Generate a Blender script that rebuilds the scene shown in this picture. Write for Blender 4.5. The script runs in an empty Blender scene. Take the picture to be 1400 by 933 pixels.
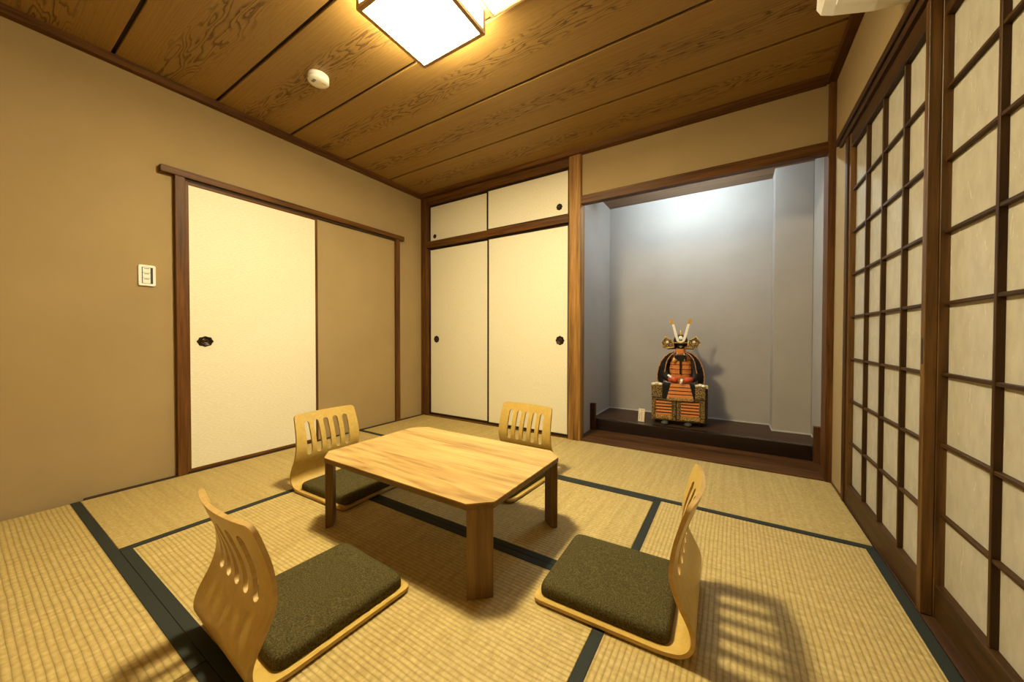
import bpy, bmesh, math, random
from mathutils import Vector, Matrix

random.seed(7)
S = bpy.context.scene
COL = S.collection
PI = math.pi

# ------------------------------------------------------------------ camera
cam_d = bpy.data.cameras.new('camera')
cam_d.sensor_width = 36.0
cam_d.lens = 482.506 / 1400.0 * 36.0
cam_d.clip_start = 0.02
cam = bpy.data.objects.new('camera', cam_d)
COL.objects.link(cam)
_yaw, _pit, _rol = 0.5587025, -0.014315, 0.0014463
_f = Vector((-math.sin(_yaw) * math.cos(_pit), math.cos(_yaw) * math.cos(_pit), math.sin(_pit)))
_r = Vector((math.cos(_yaw), math.sin(_yaw), 0))
_u = _r.cross(_f)
_r2 = _r * math.cos(_rol) + _u * math.sin(_rol)
_u2 = _u * math.cos(_rol) - _r * math.sin(_rol)
_m = Matrix((_r2, _u2, -_f)).transposed().to_4x4()
_m.translation = (2.885709, -2.753852, 0.86)
cam.matrix_world = _m
S.camera = cam

# ------------------------------------------------------------------ world, exposure
wd = bpy.data.worlds.new('night')
S.world = wd
wd.use_nodes = True
wd.node_tree.nodes['Background'].inputs[0].default_value = (0.004, 0.004, 0.005, 1)
S.view_settings.view_transform = 'Standard'
S.view_settings.look = 'None'
S.view_settings.gamma = 1.0
S.view_settings.use_curve_mapping = False
S.view_settings.exposure = 0.0
LAMP_COL = (1.0, 0.865, 0.52)
LAMP_STRENGTH = 60.0      # underside; the sides of the shade glow less
LAMP_CORE = 610.0         # round bulb right behind the middle of the underside
LAMP_SIDE = 72.0
ALCOVE_COL = (0.68, 0.86, 1.0)
ALCOVE_STRENGTH = 200.0


# ------------------------------------------------------------------ node helpers
class NT:
    def __init__(self, name):
        self.m = bpy.data.materials.new(name)
        self.m.use_nodes = True
        self.t = self.m.node_tree
        self.b = self.t.nodes['Principled BSDF']

    def n(self, typ, **kw):
        nd = self.t.nodes.new(typ)
        for k, v in kw.items():
            setattr(nd, k, v)
        return nd

    def l(self, a, b):
        self.t.links.new(a, b)

    def val(self, sock, v):
        if hasattr(v, 'is_linked') or isinstance(v, bpy.types.NodeSocket):
            self.l(v, sock)
        else:
            sock.default_value = v

    def math(self, op, a, b=0.0, c=0.0, clamp=False):
        nd = self.n('ShaderNodeMath', operation=op, use_clamp=clamp)
        self.val(nd.inputs[0], a)
        self.val(nd.inputs[1], b)
        self.val(nd.inputs[2], c)
        return nd.outputs[0]

    def coord(self, rand=True):
        tc = self.n('ShaderNodeTexCoord').outputs['Object']
        if not rand:
            return tc
        oi = self.n('ShaderNodeObjectInfo').outputs['Random']
        v = self.n('ShaderNodeVectorMath', operation='MULTIPLY_ADD')
        cx = self.n('ShaderNodeCombineXYZ')
        for i in range(3):
            self.l(oi, cx.inputs[i])
        self.l(cx.outputs[0], v.inputs[0])
        v.inputs[1].default_value = (37.0, 53.0, 71.0)
        self.l(tc, v.inputs[2])
        return v.outputs[0]

    def scale(self, vec, s):
        mp = self.n('ShaderNodeMapping')
        mp.inputs['Scale'].default_value = s
        self.l(vec, mp.inputs['Vector'])
        return mp.outputs[0]

    def noise(self, vec, scale=1.0, detail=4.0, rough=0.55, dist=0.0):
        nd = self.n('ShaderNodeTexNoise')
        self.l(vec, nd.inputs['Vector'])
        nd.inputs['Scale'].default_value = scale
        nd.inputs['Detail'].default_value = detail
        nd.inputs['Roughness'].default_value = rough
        nd.inputs['Distortion'].default_value = dist
        return nd.outputs['Fac']

    def ramp(self, fac, stops):
        nd = self.n('ShaderNodeValToRGB')
        e = nd.color_ramp.elements
        while len(e) < len(stops):
            e.new(0.5)
        for i, (p, c) in enumerate(stops):
            e[i].position = p
            e[i].color = (*c, 1) if len(c) == 3 else c
        self.l(fac, nd.inputs[0])
        return nd.outputs[0]

    def mix(self, fac, a, b, mode='MIX'):
        nd = self.n('ShaderNodeMix', data_type='RGBA', blend_type=mode)
        self.val(nd.inputs[0], fac)
        self.val(nd.inputs[6], a)
        self.val(nd.inputs[7], b)
        return nd.outputs[2]

    def bump(self, h, strength=0.3, dist=0.002):
        nd = self.n('ShaderNodeBump')
        nd.inputs['Strength'].default_value = strength
        nd.inputs['Distance'].default_value = dist
        self.l(h, nd.inputs['Height'])
        self.l(nd.outputs[0], self.b.inputs['Normal'])

    def done(self, col=None, rough=0.6, spec=0.4, metal=0.0):
        if col is not None:
            self.val(self.b.inputs['Base Color'], col if not isinstance(col, tuple) else (*col[:3], 1))
        self.val(self.b.inputs['Roughness'], rough)
        self.b.inputs['Specular IOR Level'].default_value = spec
        self.b.inputs['Metallic'].default_value = metal
        return self.m


_mats = {}


def plain(name, col, rough=0.5, metal=0.0, spec=0.4, var=0.06):
    if name in _mats:
        return _mats[name]
    t = NT(name)
    v = t.noise(t.coord(), 60.0, 3.0)
    k = t.ramp(v, [(0.3, tuple(c * (1 - var) for c in col)), (0.7, tuple(min(1, c * (1 + var)) for c in col))])
    _mats[name] = t.done(k, rough, spec, metal)
    return _mats[name]


def wood(name, c1, c2, axis=0, rough=0.45, spec=0.4, fine=90.0, stretch=0.045, bump=0.15):
    key = '%s_%d' % (name, axis)
    if key in _mats:
        return _mats[key]
    t = NT(key)
    co = t.coord()
    s = [1.0, 1.0, 1.0]
    s[axis] = stretch
    v = t.scale(co, tuple(s))
    a = t.noise(v, 22.0, 5.0, 0.6, 1.2)
    b = t.noise(v, fine, 3.0, 0.6, 0.3)
    f = t.math('ADD', t.math('MULTIPLY', a, 0.65), t.math('MULTIPLY', b, 0.35))
    mid = tuple((x + y) / 2 for x, y in zip(c1, c2))
    col = t.ramp(f, [(0.34, c1), (0.5, mid), (0.66, c2)])
    t.bump(b, bump, 0.001)
    _mats[key] = t.done(col, rough, spec)
    return _mats[key]


def dark_wood(axis):
    return wood('brown_trim_wood', (0.036, 0.0135, 0.0035), (0.165, 0.066, 0.015), axis, 0.48, 0.18)


def shoji_wood(axis):
    return wood('shoji_wood', (0.022, 0.0095, 0.0025), (0.075, 0.034, 0.009), axis, 0.48, 0.2)


def sill_wood(axis):
    return wood('alcove_wood', (0.014, 0.006, 0.0025), (0.125, 0.050, 0.014), axis, 0.45, 0.15)


def plaster(name, col, var=0.05):
    t = NT(name)
    co = t.coord(False)
    a = t.noise(co, 3.0, 4.0)
    b = t.noise(co, 420.0, 3.0, 0.7)
    c = t.ramp(a, [(0.3, tuple(x * (1 - var) for x in col)), (0.7, tuple(x * (1 + var) for x in col))])
    t.bump(b, 0.25, 0.0008)
    return t.done(c, 0.85, 0.15)


M_WALL = plaster('beige_plaster', (0.350, 0.252, 0.125))
M_TOKO = plaster('grey_plaster', (0.365, 0.328, 0.290))
M_BEAD = plain('pale_edge_bead', (0.50, 0.47, 0.43), 0.7)
M_LACQ = plain('black_lacquer', (0.018, 0.010, 0.007), 0.28)
M_WHITE = plain('white_plastic', (0.82, 0.80, 0.74), 0.4, var=0.02)
M_GREY = plain('grey_plastic', (0.20, 0.19, 0.18), 0.5)
M_BLACK = plain('black_plastic', (0.02, 0.018, 0.016), 0.5)
M_GAP = plain('dark_joint', (0.030, 0.016, 0.008), 0.7)


def ceiling_material():
    t = NT('cedar_ceiling')
    raw = t.coord(False)
    oi = t.n('ShaderNodeObjectInfo').outputs['Random']
    sep = t.n('ShaderNodeSeparateXYZ')
    t.l(raw, sep.inputs[0])
    x, y = sep.outputs[0], sep.outputs[1]
    xo = t.math('MULTIPLY_ADD', oi, 41.0, x)

    def cv(a, b, c=0.0):
        cb = t.n('ShaderNodeCombineXYZ')
        t.val(cb.inputs[0], a)
        t.val(cb.inputs[1], b)
        t.val(cb.inputs[2], c)
        return cb.outputs[0]
    wob = t.noise(cv(t.math('MULTIPLY', xo, 0.9), 3.1, 0.0), 1.0, 2.0)
    yy = t.math('MULTIPLY_ADD', t.math('SUBTRACT', wob, 0.5), 0.16, y)
    n1 = t.noise(cv(t.math('MULTIPLY', xo, 1.5), t.math('MULTIPLY', y, 11.0), 5.0), 1.0, 2.0, 0.5)
    n2 = t.noise(cv(t.math('MULTIPLY', xo, 8.0), t.math('MULTIPLY', y, 55.0), 9.0), 1.0, 3.0, 0.6)
    g = t.math('MULTIPLY', t.math('MULTIPLY', yy, yy), 46.0)
    g = t.math('MULTIPLY_ADD', n1, 3.2, g)
    g = t.math('MULTIPLY_ADD', n2, 0.24, g)
    fr = t.math('FRACT', t.math('MULTIPLY', g, 5.2))
    line = t.n('ShaderNodeMapRange', interpolation_type='SMOOTHSTEP')
    t.l(fr, line.inputs[0])
    line.inputs[1].default_value = 0.45
    line.inputs[2].default_value = 0.93
    line2 = t.n('ShaderNodeMapRange', interpolation_type='SMOOTHSTEP')
    t.l(fr, line2.inputs[0])
    line2.inputs[1].default_value = 0.94
    line2.inputs[2].default_value = 1.0
    lv = t.math('SUBTRACT', line.outputs[0], line2.outputs[0], clamp=True)
    msk = t.n('ShaderNodeMapRange', interpolation_type='SMOOTHSTEP')
    t.l(t.math('ABSOLUTE', yy), msk.inputs[0])
    msk.inputs[1].default_value = 0.03
    msk.inputs[2].default_value = 0.11
    msk.inputs[3].default_value = 0.80
    msk.inputs[4].default_value = 0.10
    lv = t.math('MULTIPLY', lv, msk.outputs[0])
    fine = t.noise(cv(t.math('MULTIPLY', xo, 1.2), t.math('MULTIPLY', y, 160.0), 0.0), 1.0, 3.0)
    base = t.ramp(fine, [(0.3, (0.262, 0.150, 0.041)), (0.7, (0.338, 0.200, 0.059))])
    col = t.mix(lv, base, (0.070, 0.031, 0.008, 1))
    return t.done(col, 0.5, 0.3)


def tatami_material():
    # object coords: x along the mat (parallel to its cloth borders), y across
    t = NT('tatami_rush')
    raw = t.coord(False)
    rnd = t.coord(True)
    sep = t.n('ShaderNodeSeparateXYZ')
    t.l(raw, sep.inputs[0])
    x, y = sep.outputs[0], sep.outputs[1]
    wob = t.noise(t.scale(rnd, (6, 6, 6)), 1.0, 2.0)
    yy = t.math('MULTIPLY_ADD', t.math('SUBTRACT', wob, 0.5), 0.007, y)
    rid = t.math('ABSOLUTE', t.math('SINE', t.math('MULTIPLY', yy, PI / 0.0152)))
    rid = t.math('POWER', rid, 0.55)
    strand = t.noise(t.scale(rnd, (420.0, 22.0, 1.0)), 1.0, 2.0, 0.6)
    strk = t.noise(t.scale(rnd, (70.0, 1.6, 1.0)), 1.0, 3.0, 0.6)
    big = t.noise(t.scale(rnd, (2.0, 2.0, 1.0)), 1.0, 2.0)
    seg = t.noise(t.scale(rnd, (75.0, 66.0, 1.0)), 1.0, 1.0)
    f = t.math('ADD', t.math('MULTIPLY', strk, 0.36), t.math('MULTIPLY', strand, 0.26))
    f = t.math('ADD', f, t.math('MULTIPLY', seg, 0.38))
    c = t.ramp(f, [(0.33, (0.325, 0.228, 0.078)), (0.5, (0.465, 0.345, 0.130)), (0.66, (0.58, 0.45, 0.20))])
    c = t.mix(t.math('MULTIPLY', t.math('SUBTRACT', 1.0, rid), 0.66), c, (0.17, 0.105, 0.032, 1))
    c = t.mix(t.math('MULTIPLY', big, 0.25), c, (0.50, 0.36, 0.12, 1))
    h = t.math('ADD', rid, t.math('MULTIPLY', strand, 0.25))
    t.bump(h, 0.55, 0.003)
    return t.done(c, 0.62, 0.3)


def heri_material():
    t = NT('dark_green_cloth_border')
    raw = t.coord(False)
    w = t.noise(t.scale(raw, (900, 900, 900)), 1.0, 1.0)
    c = t.ramp(w, [(0.3, (0.013, 0.016, 0.013)), (0.7, (0.028, 0.032, 0.026))])
    t.bump(w, 0.3, 0.0006)
    return t.done(c, 0.75, 0.25)


def fusuma_material():
    t = NT('cream_fusuma_paper')
    co = t.coord()
    sep = t.n('ShaderNodeSeparateXYZ')
    t.l(co, sep.inputs[0])
    cb = t.n('ShaderNodeCombineXYZ')
    t.l(t.math('ADD', sep.outputs[0], sep.outputs[1]), cb.inputs[0])
    t.l(sep.outputs[2], cb.inputs[1])
    v = cb.outputs[0]
    # overlapping wave scales
    sp = t.n('ShaderNodeSeparateXYZ')
    wo = t.n('ShaderNodeTexNoise')
    t.l(v, wo.inputs['Vector'])
    wo.inputs['Scale'].default_value = 7.0
    t.l(v, sp.inputs[0])
    wx = t.math('MULTIPLY_ADD', wo.outputs['Fac'], 0.05, sp.outputs[0])
    wz = t.math('MULTIPLY_ADD', wo.outputs['Fac'], 0.02, sp.outputs[1])
    row = t.math('MULTIPLY', wz, 1 / 0.040)
    rf = t.math('FLOOR', row)
    vv = t.math('FRACT', row)
    par = t.math('MULTIPLY', t.math('MODULO', t.math('ABSOLUTE', rf), 2.0), 0.5)
    uu = t.math('SUBTRACT', t.math('FRACT', t.math('ADD', t.math('MULTIPLY', wx, 1 / 0.19), par)), 0.5)
    dd = t.math('SQRT', t.math('ADD', t.math('MULTIPLY', t.math('MULTIPLY', uu, uu), 4.0), t.math('MULTIPLY', vv, vv)))
    wv = t.math('POWER', t.math('ABSOLUTE', t.math('SINE', t.math('MULTIPLY', dd, 9.4))), 14.0)
    pt = t.noise(t.scale(v, (14.0, 40.0, 1.0)), 1.0, 2.0)
    k = t.math('MULTIPLY', wv, t.math('GREATER_THAN', pt, 0.40))
    c = t.mix(t.math('MULTIPLY', k, 0.9), (0.755, 0.705, 0.54, 1), (0.83, 0.785, 0.63, 1))
    c = t.mix(t.math('MULTIPLY', pt, 0.06), c, (0.66, 0.60, 0.44, 1))
    t.bump(k, 0.12, 0.0006)
    return t.done(c, 0.55, 0.35)


def washi_material():
    t = NT('shoji_washi_paper')
    co = t.coord()
    a = t.noise(t.scale(co, (1, 5, 2.2)), 6.0, 4.0)
    b = t.noise(t.scale(co, (1, 26, 8)), 1.3, 2.0, 0.6, 3.0)
    fib = t.ramp(b, [(0.66, (0, 0, 0)), (0.70, (1, 1, 1))])
    c = t.ramp(a, [(0.3, (0.365, 0.33, 0.26)), (0.7, (0.435, 0.398, 0.318))])
    c = t.mix(t.math('MULTIPLY', fib, 0.4), c, (0.66, 0.62, 0.52, 1))
    return t.done(c, 0.75, 0.2)


def table_material():
    t = NT('stave_table_top')
    raw = t.coord(False)
    sep = t.n('ShaderNodeSeparateXYZ')
    t.l(raw, sep.inputs[0])
    x, y = sep.outputs[0], sep.outputs[1]
    yw = t.math('FLOOR', t.math('MULTIPLY', y, 1 / 0.105))
    wn = t.n('ShaderNodeTexWhiteNoise', noise_dimensions='1D')
    t.l(yw, wn.inputs['W'])
    off = wn.outputs['Value']
    cb = t.n('ShaderNodeCombineXYZ')
    t.l(t.math('MULTIPLY_ADD', off, 17.0, t.math('MULTIPLY', x, 2.2)), cb.inputs[0])
    t.l(t.math('MULTIPLY', y, 24.0), cb.inputs[1])
    t.l(off, cb.inputs[2])
    g = t.noise(cb.outputs[0], 1.0, 4.0, 0.55, 0.8)
    cb2 = t.n('ShaderNodeCombineXYZ')
    t.l(t.math('MULTIPLY_ADD', off, 9.0, t.math('MULTIPLY', x, 9.0)), cb2.inputs[0])
    t.l(t.math('MULTIPLY', y, 260.0), cb2.inputs[1])
    g2 = t.noise(cb2.outputs[0], 1.0, 3.0)
    f = t.math('ADD', t.math('MULTIPLY', g, 0.7), t.math('MULTIPLY', g2, 0.22))
    f = t.math('MULTIPLY_ADD', t.math('SUBTRACT', off, 0.5), 0.10, f)
    c = t.ramp(f, [(0.29, (0.22, 0.115, 0.030)), (0.39, (0.38, 0.230, 0.075)), (0.50, (0.48, 0.315, 0.115)), (0.66, (0.57, 0.395, 0.165))])
    return t.done(c, 0.38, 0.4)


def cushion_material():
    t = NT('olive_brown_cushion')
    co = t.coord()
    a = t.noise(co, 260.0, 4.0, 0.8)
    b = t.noise(co, 900.0, 1.0)
    c = t.ramp(a, [(0.36, (0.026, 0.020, 0.006)), (0.5, (0.062, 0.049, 0.017)), (0.64, (0.120, 0.094, 0.036))])
    t.bump(b, 0.5, 0.001)
    return t.done(c, 0.95, 0.1)


def emit(name, col, strength):
    m = bpy.data.materials.new(name)
    m.use_nodes = True
    b = m.node_tree.nodes['Principled BSDF']
    b.inputs['Base Color'].default_value = (0.8, 0.8, 0.78, 1)
    b.inputs['Emission Color'].default_value = (*col, 1)
    b.inputs['Emission Strength'].default_value = strength
    return m


M_CEIL = ceiling_material()
M_TATAMI = tatami_material()
M_HERI = heri_material()
M_FUSUMA = fusuma_material()
M_WASHI = washi_material()
M_TABLE = table_material()
M_CUSH = cushion_material()
M_PILLAR = wood('alcove_pillar_wood', (0.09, 0.038, 0.009), (0.46, 0.24, 0.066), 2, 0.45, 0.2, fine=60.0, bump=0.5)
M_CHAIR = wood('beech_plywood', (0.47, 0.305, 0.070), (0.57, 0.39, 0.105), 1, 0.30, 0.5, bump=0.03)
M_CEDGE = wood('plywood_edge', (0.40, 0.25, 0.075), (0.54, 0.36, 0.13), 1, 0.5, bump=0.05)
M_TLEG = wood('table_leg_wood', (0.075, 0.037, 0.010), (0.25, 0.140, 0.043), 2, 0.45)
M_TEDGE = wood('table_edge_wood', (0.10, 0.050, 0.014), (0.22, 0.12, 0.038), 0, 0.45)
M_LAMPW = wood('lamp_frame_wood', (0.30, 0.17, 0.07), (0.50, 0.32, 0.15), 0, 0.5)


# ------------------------------------------------------------------ geometry helpers
def link(name, me, mat=None, parent=None, loc=(0, 0, 0), rot=(0, 0, 0)):
    o = bpy.data.objects.new(name, me)
    COL.objects.link(o)
    if mat is not None and me is not None and len(me.materials) == 0:
        me.materials.append(mat)
    o.parent = parent
    o.location = loc
    o.rotation_euler = rot
    return o


def finish(bm, name, smooth=False):
    bmesh.ops.recalc_face_normals(bm, faces=bm.faces)
    me = bpy.data.meshes.new(name)
    bm.to_mesh(me)
    bm.free()
    if smooth:
        for p in me.polygons:
            p.use_smooth = True
    return me


def bm_box(bm, x0, x1, y0, y1, z0, z1):
    vs = [bm.verts.new(v) for v in ((x0, y0, z0), (x1, y0, z0), (x1, y1, z0), (x0, y1, z0),
                                    (x0, y0, z1), (x1, y0, z1), (x1, y1, z1), (x0, y1, z1))]
    for f in ((0, 3, 2, 1), (4, 5, 6, 7), (0, 1, 5, 4), (1, 2, 6, 5), (2, 3, 7, 6), (3, 0, 4, 7)):
        bm.faces.new([vs[i] for i in f])
    return vs


def bev(bm, w, seg=2):
    if w > 0:
        bmesh.ops.bevel(bm, geom=list(bm.edges), offset=w, segments=seg, affect='EDGES', profile=0.5)


def box(name, x0, x1, y0, y1, z0, z1, mat, parent=None, b=0.0015, center=True, seg=1):
    bm = bmesh.new()
    cx, cy, cz = ((x0 + x1) / 2, (y0 + y1) / 2, (z0 + z1) / 2) if center else (0, 0, 0)
    bm_box(bm, x0 - cx, x1 - cx, y0 - cy, y1 - cy, z0 - cz, z1 - cz)
    bev(bm, b, seg)
    return link(name, finish(bm, name), mat, parent, (cx, cy, cz))


def prism(name, pts, z0, z1, mat, parent=None, b=0.0, axis='z', loc=(0, 0, 0), smooth=False, seg=2):
    """polygon pts extruded; axis z: pts (x,y); axis y: pts (x,z) extruded along y; axis x: pts (y,z)"""
    bm = bmesh.new()

    def mk(p, h):
        return {'z': (p[0], p[1], h), 'y': (p[0], h, p[1]), 'x': (h, p[0], p[1])}[axis]
    a = [bm.verts.new(mk(p, z0)) for p in pts]
    c = [bm.verts.new(mk(p, z1)) for p in pts]
    n = len(pts)
    bm.faces.new(a)
    bm.faces.new(c)
    for i in range(n):
        bm.faces.new((a[i], a[(i + 1) % n], c[(i + 1) % n], c[i]))
    bmesh.ops.recalc_face_normals(bm, faces=bm.faces)
    if b:
        es = [e for e in bm.edges if e.calc_face_angle(0) > 0.7]
        bmesh.ops.bevel(bm, geom=es, offset=b, segments=seg, affect='EDGES', profile=0.5)
    return link(name, finish(bm, name, smooth), mat, parent, loc)


def lathe(name, prof, mat, parent=None, loc=(0, 0, 0), rot=(0, 0, 0), seg=32, sx=1.0, sy=1.0, lobes=0, amp=0.0, smooth=True):
    bm = bmesh.new()
    rings = []
    for r, z in prof:
        ring = []
        for i in range(seg):
            a = 2 * PI * i / seg
            k = 1 + amp * math.cos(lobes * a) if lobes else 1
            ring.append(bm.verts.new((r * k * sx * math.cos(a), r * k * sy * math.sin(a), z)))
        rings.append(ring)
    for a, c in zip(rings[:-1], rings[1:]):
        for i in range(seg):
            bm.faces.new((a[i], a[(i + 1) % seg], c[(i + 1) % seg], c[i]))
    bm.faces.new(rings[0])
    bm.faces.new(rings[-1])
    return link(name, finish(bm, name, smooth), mat, parent, loc, rot)


def tube(name, pts, rads, mat, parent=None, seg=10, smooth=True, flat=1.0):
    bm = bmesh.new()
    rings = []
    n = len(pts)
    up0 = Vector((0, 1, 0.01))
    for i in range(n):
        p = Vector(pts[i])
        d = (Vector(pts[min(i + 1, n - 1)]) - Vector(pts[max(i - 1, 0)])).normalized()
        s = d.cross(up0)
        if s.length < 1e-4:
            s = d.cross(Vector((1, 0, 0)))
        s.normalize()
        u = s.cross(d)
        rings.append([bm.verts.new(p + (s * math.cos(2 * PI * k / seg) + u * flat * math.sin(2 * PI * k / seg)) * rads[i]) for k in range(seg)])
    for a, c in zip(rings[:-1], rings[1:]):
        for k in range(seg):
            bm.faces.new((a[k], a[(k + 1) % seg], c[(k + 1) % seg], c[k]))
    bm.faces.new(rings[0])
    bm.faces.new(rings[-1])
    return link(name, finish(bm, name, smooth), mat, parent)


def struct(o, label=None):
    o['kind'] = 'structure'
    if label:
        o['label'] = label
    return o


def thing(name, label, cat, loc=(0, 0, 0), rz=0.0, group=None):
    o = link(name, None, None, None, loc, (0, 0, rz))
    return tag(o, label, cat, group)


def tag(o, label, cat, group=None):
    o['label'] = label
    o['category'] = cat
    if group:
        o['group'] = group
    return o


# ------------------------------------------------------------------ room shell
ZC = 2.38          # ceiling boards
ZT = 2.338         # underside of ceiling moulding
XR = 3.385         # right wall face
YF = -3.23         # wall behind the camera
_tn = [0]


def trim(x0, x1, y0, y1, z0, z1, mat, label, b=0.002):
    _tn[0] += 1
    return struct(box('trim_%d' % _tn[0], x0, x1, y0, y1, z0, z1, mat, None, b), label)


struct(box('wall_left', -0.12, 0.0, YF, 0.0, -0.05, ZC + 0.05, M_WALL, None, 0, False), 'plain beige plaster wall with the sliding door')
struct(box('wall_front', -0.12, XR + 0.25, YF - 0.1, YF, -0.05, ZC + 0.05, M_WALL, None, 0, False), 'beige plaster wall behind the viewer')
# right wall: plaster above the shoji and beside them
wr = struct(box('wall_right', XR, XR + 0.14, YF, 0.02, 1.925, ZC + 0.05, M_WALL, None, 0, False), 'beige plaster wall above the shoji screens')
box('side_panel', XR, XR + 0.14, -0.255, 0.02, -0.05, 1.925, M_WALL, wr, 0)
box('side_panel', XR, XR + 0.14, YF, -2.142, -0.05, 1.925, M_WALL, wr, 0)
wb_ = struct(box('wall_back', 1.80, XR + 0.14, 0.012, 0.09, 1.985, ZC + 0.05, M_WALL, None, 0, False), 'beige plaster wall above the alcove opening')

# floor with eight tatami mats
fl = struct(box('floor', -0.12, XR + 0.14, YF, 0.03, -0.10, -0.045, M_GAP, None, 0, False), 'tatami floor with dark green cloth borders')
HW = 0.033
_mat_cache = {}


def mat_mesh(L, W):
    k = (round(L, 3), round(W, 3))
    if k not in _mat_cache:
        bm = bmesh.new()
        bm_box(bm, -L / 2, L / 2, -W / 2, W / 2, -0.045, 0.0)
        bev(bm, 0.003, 2)
        me = finish(bm, 'tatami_mat')
        bm = bmesh.new()
        bm_box(bm, -L / 2 + 0.0005, L / 2 - 0.0005, -HW / 2, HW / 2, -0.012, 0.0)
        bev(bm, 0.0012, 1)
        _mat_cache[k] = (me, finish(bm, 'cloth_border'))
    return _mat_cache[k]


def tatami(x0, x1, y0, y1, along, sides=(-1, 1)):
    L, W = ((x1 - x0), (y1 - y0)) if along == 'x' else ((y1 - y0), (x1 - x0))
    me, he = mat_mesh(L - 0.003, W - 0.002)
    o = link('tatami_mat', me, M_TATAMI, fl, ((x0 + x1) / 2, (y0 + y1) / 2, 0), (0, 0, 0 if along == 'x' else PI / 2))
    for s in sides:
        link('cloth_border', he, M_HERI, o, (0, s * ((W - 0.002) / 2 - HW / 2 + 0.0006), 0.0018))
    return o


X1, X2, X3 = 0.835, 2.545, 3.383
tatami(0.030, 1.715, -0.790, -0.004, 'x', (-1,))
tatami(1.715, X3, -0.790, -0.004, 'x', (-1,))
tatami(0.031, X1, -2.400, -0.790, 'y', (-1,))
tatami(X1, X2, -1.560, -0.790, 'x')
tatami(X1, X2, -2.400, -1.560, 'x')
tatami(X2, X3, -2.400, -0.790, 'y')
tatami(0.030, 1.715, -3.20, -2.400, 'x')
tatami(1.715, X3, -3.20, -2.400, 'x')

# ceiling: boards with recessed dark joints
ce = struct(box('ceiling', -0.12, XR + 0.14, YF, 0.05, ZC + 0.016, ZC + 0.06, M_GAP, None, 0, False), 'cedar board ceiling with flame grain and dark joints')
bat = [0.0, -0.450, -0.906, -1.358, -1.811, -2.264, -2.717, -3.17]
_cb = None
for i in range(len(bat) - 1):
    w = 0.436
    yc = (bat[i] + bat[i + 1]) / 2
    if _cb is None:
        bm = bmesh.new()
        bm_box(bm, -1.705, 1.705, -w / 2, w / 2, 0.0, 0.014)
        bev(bm, 0.002, 1)
        _cb = finish(bm, 'ceiling_board')
    link('ceiling_board', _cb, M_CEIL, ce, (1.69, yc, ZC), (0, 0, 0 if i % 2 else PI))

# ceiling mouldings
trim(0.0, 0.042, YF, 0.0, ZT, ZC + 0.002, dark_wood(1), 'brown ceiling moulding along the left wall')
trim(XR - 0.042, XR, YF, 0.0, ZT, ZC + 0.002, dark_wood(1), 'brown ceiling moulding along the shoji wall')
trim(0.042, XR - 0.042, -0.042, 0.012, ZT, ZC + 0.002, dark_wood(0), 'brown ceiling moulding along the back wall')
# low edging along walls
struct(box('baseboard_left', 0.0, 0.030, -2.385, -0.004, -0.02, 0.0035, M_GAP, None, 0.001), 'thin dark floor edging along the left wall')
struct(box('baseboard_back', 0.0, 1.730, -0.003, 0.075, -0.02, 0.006, dark_wood(0), None, 0.001), 'dark floor sill under the closet doors')
struct(box('baseboard_right', XR - 0.004, XR + 0.02, -0.258, -0.004, -0.02, 0.012, dark_wood(1), None, 0.001), 'dark floor edging beside the alcove corner post')

# ------------------------------------------------------------------ left wall sliding door
trim(0.0, 0.034, -2.018, -1.972, 0.0, 1.828, dark_wood(2), 'brown door post left of the cream sliding door')
trim(0.0, 0.028, -0.368, -0.318, 0.0, 1.838, dark_wood(2), 'brown door post nearest the room corner')
trim(0.0, 0.040, -2.082, -0.272, 1.828, 1.868, dark_wood(1), 'long brown lintel over the cream sliding door')
trim(0.0, 0.020, -1.972, -0.368, 1.812, 1.828, M_GAP, 'dark track under the door lintel')

_dn = [0]


def hikite(name, parent, loc, rot, r, sx=1.0, sy=1.0, lobes=6):
    o = lathe(name, [(r * 0.2, 0.0), (r * 1.0, 0.0), (r * 1.0, 0.003), (r * 0.88, 0.0055), (r * 0.76, 0.0045), (r * 0.70, 0.0015), (r * 0.2, 0.001)],
              M_BLACK_METAL, parent, loc, rot, 48, sx, sy, lobes, 0.06)
    # engraved swirl on the cup
    pts = []
    rad = []
    for k in range(22):
        a = k / 21 * 3.6 * PI
        q = r * (0.10 + 0.52 * k / 21)
        pts.append((q * math.cos(a) * sx, q * math.sin(a) * sy, 0.0022))
        rad.append(r * 0.055)
    s = tube('swirl', pts, rad, M_BRONZE, o, 6)
    return o


M_BLACK_METAL = plain('blackened_metal', (0.022, 0.014, 0.009), 0.35, 0.6)
M_BRONZE = plain('dull_bronze', (0.16, 0.10, 0.05), 0.35, 0.8)


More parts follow.
